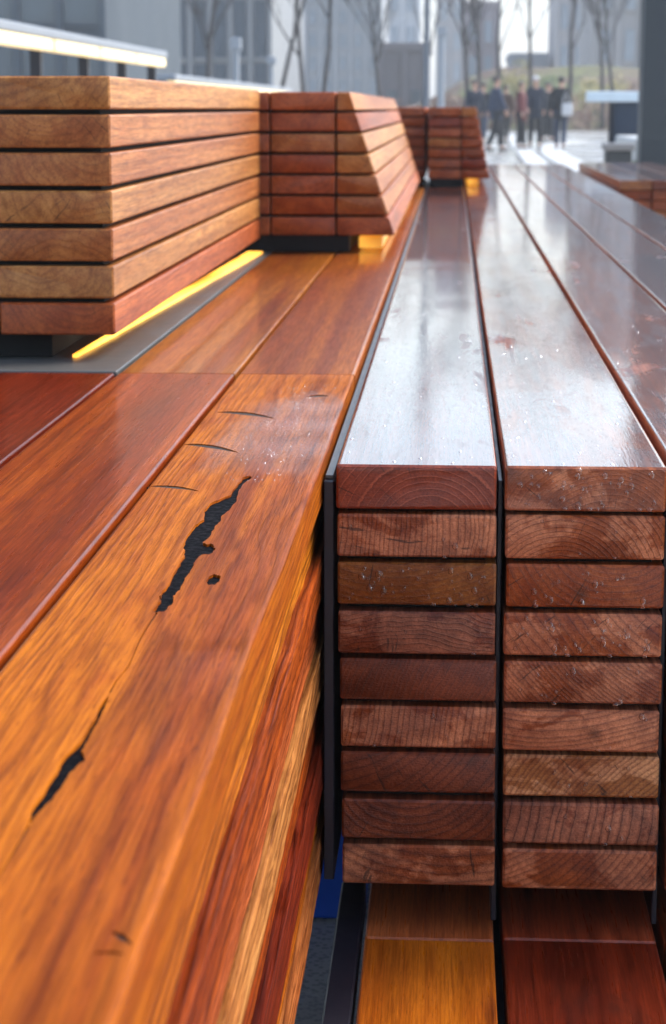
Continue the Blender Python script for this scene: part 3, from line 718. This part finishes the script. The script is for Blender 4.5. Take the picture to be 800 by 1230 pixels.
# ------------------------------------------------------------------ planting
def hillmat():
    n = NT('winter_planting_soil'); co = n.coord()
    a = n.noise(co, .16, 4, .6)[0]; b = n.noise(co, 1.4, 5, .65)[0]
    c = n.mix(n.ss(a, .42, .58), (.09, .05, .03), (.11, .12, .025)); c = n.mix(n.ss(b, .4, .7), c, (.05, .035, .02))
    n.bsdf(Base_Color=c, Roughness=.9, Normal=n.bump(b, .8, .2)); return n.m
V = []; F = []; nx, ny_ = 40, 14
for j in range(ny_+1):
    for i in range(nx+1):
        X = -9 + 24*i/nx; Y = 92 + 30*j/ny_
        e = min(1, j/5)*min(1, i/4)*min(1, (nx-i)/4)
        V.append((X, Y, -.05 + e*(3.1*(j/ny_)**.8 + .7*mnoise.noise(Vector((X*.2, Y*.15, 3))) + .4) * (.55 + .45*math.tanh((X+1)/3))))
for j in range(ny_):
    for i in range(nx): F.append((j*(nx+1)+i, j*(nx+1)+i+1, (j+1)*(nx+1)+i+1, (j+1)*(nx+1)+i))
o = mesh_obj('planted_slope', V, F, hillmat(), smooth=True); tag(o, kind='structure')
def leafmat(name, c1, c2):
    n = NT(name); r = n.geo('Random Per Island'); n.bsdf(Base_Color=n.mix(r, c1, c2), Roughness=.6); return n.m
LEAF = {'green': leafmat('green_leaves', (.07, .12, .025), (.15, .20, .05)), 'yellow': leafmat('yellow_green_leaves', (.20, .18, .04), (.32, .27, .07)), 'russet': leafmat('russet_stems', (.11, .05, .03), (.20, .10, .06))}
BARK = plain('wet_bark', (.022, .017, .015), .8, 0, .3, 6, bump=.5)
def shrub(label, x, y, z, rx, rz, kind, seed):
    t = thing('shrub', label, 'shrub', (x, y, z), 'shrubs on the planted slope'); r = random.Random(seed)
    V, F = [], []
    cl_ = [(r.uniform(-.65, .65)*rx, r.uniform(-.5, .5)*rx, r.uniform(.25, .8)*rz, r.uniform(.3, .5)) for _ in range(9)]
    for i in range(900):
        c = r.choice(cl_); d = Vector((r.gauss(0, 1), r.gauss(0, 1), r.gauss(0, 1))).normalized()*c[3]*r.uniform(.5, 1.1)
        p = Vector((c[0]+d.x*rx, c[1]+d.y*rx, max(.05, c[2]+d.z*rz))); s = r.uniform(.06, .13)
        u = Vector((r.gauss(0, 1), r.gauss(0, 1), r.gauss(0, 1))).normalized(); v = u.orthogonal().normalized()
        b = len(V); V += [tuple(p-u*s), tuple(p+v*s*.5), tuple(p+u*s), tuple(p-v*s*.5)]; F.append((b, b+1, b+2, b+3))
    mesh_obj('foliage', V, F, LEAF[kind], t)
    V, F = [], []
    for i in range(6):
        c = cl_[i]; tubedata([(r.uniform(-.1, .1), r.uniform(-.1, .1), -.2), (c[0]*.4, c[1]*.4, c[2]*.5), (c[0], c[1], c[2])], [.04, .025, .01], 5, V, F)
    mesh_obj('stem', V, F, BARK, t); return t
for i, (x, y, z, rx, rz, k, lb_) in enumerate([
    (1.6, 99, .8, 1.5, 1.6, 'green', 'round green shrub on the slope, left of the taller yellow one'),
    (3.2, 101, 1.2, 1.3, 1.7, 'yellow', 'yellow-green shrub in the middle of the slope behind the walkers'),
    (.2, 98, .2, 1.3, 1.5, 'russet', 'russet twiggy shrub behind the far stack, leftmost on the slope'),
    (5.0, 100, 1.0, 1.4, 1.5, 'green', 'green shrub right of the middle of the slope'),
    (6.9, 98, .7, 1.7, 1.6, 'yellow', 'broad yellow-green shrub towards the right of the slope'),
    (8.6, 97, .6, 1.5, 1.4, 'russet', 'russet shrub at the right end of the slope near the dark column'),
    (4.2, 94, .1, 1.6, 1.3, 'russet', 'low russet shrub at the foot of the slope behind the white-hatted person'),
    (2.2, 94, .1, 1.6, 1.3, 'russet', 'low russet shrub at the foot of the slope behind the brown coat'),
    (6.4, 93.5, .05, 1.7, 1.2, 'russet', 'low russet shrub at the foot of the slope right of the walkers'),
    (-2.0, 96, .0, 1.6, 1.2, 'russet', 'russet shrub left of the tall dark post')]):
    shrub(lb_, x, y, z, rx, rz, k, 100+i)
pl_ = shrub('small dark green plant in front of the pale concrete seat', 1.72, 17.3, 0, .14, .45, 'green', 300); pl_['group'] = 'small plants by the seat'
pl_ = shrub('yellow-green grasses beneath the navy parapet', 1.95, 22, 0, .3, .7, 'yellow', 301); pl_['group'] = 'small plants by the seat'

def tree(label, x, y, z, h, seed, spread=.5):
    t = thing('bare_tree', label, 'tree', (x, y, z), 'bare winter trees'); r = random.Random(seed)
    V, F, V2, F2 = [], [], [], []
    def grow(p, d, L, rad, lev):
        pts = [p]; dd = d.copy(); n_ = 5
        for i in range(n_):
            dd = (dd + Vector((r.gauss(0, .09), r.gauss(0, .09), .05 if lev else .02))).normalized(); pts.append(pts[-1] + dd*L/n_)
        rr = [rad*(1-.75*i/n_) for i in range(n_+1)]
        if lev == 0: tubedata(pts, rr, 7, V, F)
        else: tubedata(pts, [max(.008, q) for q in rr], 4, V2, F2)
        if lev < 3:
            for k in range((11, 6, 5)[lev]):
                f_ = r.uniform(.3 if lev == 0 else .25, 1); i = min(n_-1, int(f_*n_)); q = pts[i].lerp(pts[i+1], f_*n_-i)
                ax = Vector((r.gauss(0, 1), r.gauss(0, 1), 0)).normalized()
                grow(q, (dd*.75 + ax*spread + Vector((0, 0, .2))).normalized(), L*r.uniform(.35, .55), max(.01, rr[i]*.55), lev+1)
    grow(Vector((0, 0, -.1)), Vector((0, 0, 1)), h, h*.012, 0)
    mesh_obj('trunk', V, F, BARK, t, smooth=True); mesh_obj('crown', V2, F2, BARK, t, smooth=True)
    return t
for a in [('bare tree in front of the grey facade, left of the sloping stack', -3.9, 58, 0, 7, 1), ('bare tree at the left beyond the handrail end', -5.6, 62, 0, 7.5, 2),
          ('bare tree right of the short white post', .5, 78, 0, 9, 3), ('bare tree with a thick trunk in the middle of the slope', 2.1, 96, .4, 10, 4),
          ('bare tree behind the person in the white hat', 3.55, 90, .1, 9, 5), ('bare tree in front of the pale tower, left one', 5.3, 95, .5, 10, 6),
          ('bare tree in front of the pale tower, right one', 6.7, 92, .2, 9, 7), ('slim bare tree between the two pale blocks', -1.7, 110, .2, 9, 8), ('bare tree against the ribbed grey facade, above the tan stack', -8.6, 72, 0, 9, 9), ('twiggy bare tree between the sloping stack and the tall dark post', -2.6, 75, 0, 7, 10), ('bare tree right of the tall grey tower, behind the navy coat', 1.25, 86, 0, 9, 11), ('bare tree just left of the dark column', 7.6, 96, .5, 9, 12), ('bare tree at the far end of the lit handrail', -4.9, 66, 0, 8, 13)]:
    tree(*a)

# ------------------------------------------------------------------ buildings
GLASS = [plain('slate_glass', (.05, .075, .10), .12, 0, .3, .4), plain('pale_glass', (.24, .28, .32), .15, 0, .3, .4)]
def building(label, x0, x1, y, z1, depth, wall, glass, bay=2.4, floor=3.2, frac=.62, tall=.6, showz=14):
    t = thing('building', label, 'building', ((x0+x1)/2, y, 0), 'buildings in the background')
    W = x1-x0
    bevel_box('wall', -W/2, W/2, 0, depth, -.2, z1, wall, t, .05, 1)
    bevel_box('parapet', -W/2-.15, W/2+.15, -.15, depth+.15, z1+.002, z1+.5, wall, t, .03, 1)
    nb = max(1, round(W/bay)); bw = W/nb
    wm = bevel_box('window', -bw*frac/2, bw*frac/2, -.10, .12, -floor*tall/2, floor*tall/2, glass, t, 0)
    sm = bevel_box('sill', -bw*frac/2-.08, bw*frac/2+.08, -.22, -.005, -floor*tall/2-.12, -floor*tall/2-.005, wall, t, 0)
    first = True; zz = floor*.55
    while zz + floor*tall/2 < min(z1-.3, showz):
        for i in range(nb):
            xx = -W/2 + bw*(i+.5)
            if first: wm.location = (xx, .01, zz); sm.location = (xx, -.11, zz - floor*tall/2 - .0625); first = False; continue
            q = wm.copy(); link(q, t); q.location = (xx, .01, zz); q2 = sm.copy(); link(q2, t); q2.location = (xx, -.11, zz - floor*tall/2 - .0625)
        zz += floor
    for i in range(nb+1):
        xx = -W/2 + bw*i
        bevel_box('pilaster', xx-bw*.09, xx+bw*.09, -.3, -.004, 0, z1-.02, wall, t, .02, 1)
    return t
def wallm(n, c): return plain(n, tuple(q*.62 for q in c), .75, 0, .14, .25)
building('dark slate-blue glass building at the top left corner', -27.1, -12.1, 70, 40, 20, wallm('slate_cladding', (.06, .085, .11)), GLASS[0], 1.5, 3.4, .8, .8)
building('grey ribbed facade behind the handrails', -19, -10.1, 112, 42, 25, wallm('grey_render', (.40, .42, .44)), GLASS[0], 1.1, 3.4, .6, .9)
building('pale grey block left of the dark post', -13.6, -5.6, 155, 15, 20, wallm('pale_grey_render', (.52, .55, .58)), GLASS[1], 1.2, 1.7, .4, .55)
building('low taupe building behind the tall dark post', -4.5, -1.6, 124, 4.4, 12, wallm('taupe_brick', (.24, .21, .22)), GLASS[0], 1.4, 2.6, .4, .5)
building('white slab tower beyond the low taupe building', -6.9, -3.6, 205, 14, 18, wallm('white_render', (.70, .72, .74)), GLASS[1], 1.7, 3.2, .5, .55)
building('grey tower just right of the tall dark post', -1.9, 1.0, 225, 21.5, 15, wallm('mid_grey_render', (.45, .44, .45)), GLASS[1], 1.4, 3.2, .5, .6, 18)
building('pinkish brick block above the planted slope', .9, 3.7, 182, 9.8, 15, wallm('pinkish_brick', (.42, .34, .34)), GLASS[1], 1.2, 3.0, .5, .6)
building('low blue-grey block in the gap above the slope', 4.7, 7.6, 170, 5.0, 12, wallm('blue_grey_render', (.36, .40, .45)), GLASS[0], 1.6, 2.8, .6, .5)
building('pale warm-grey block left of the tall pale tower', 8.2, 10.6, 165, 10.2, 15, wallm('warm_grey_render', (.52, .50, .50)), GLASS[1], 1.5, 3.2, .45, .6)
building('tall pale tower beside the dark column', 8.9, 12.0, 132, 17, 15, wallm('tower_render', (.52, .50, .49)), GLASS[1], 1.7, 3.2, .4, .6)

# ------------------------------------------------------------------ misty air
V, F = boxdata(-760, 760, -120, 960, -1, 47)
n = NT('misty_air'); pv = n.t.nodes.new('ShaderNodeVolumePrincipled')
pv.inputs['Color'].default_value = (.88, .93, 1, 1); pv.inputs['Density'].default_value = .0013; pv.inputs['Anisotropy'].default_value = .2
n.t.links.new(pv.outputs[0], n.out.inputs['Volume'])
hz = mesh_obj('haze', V, F, n.m); tag(hz, kind='stuff')
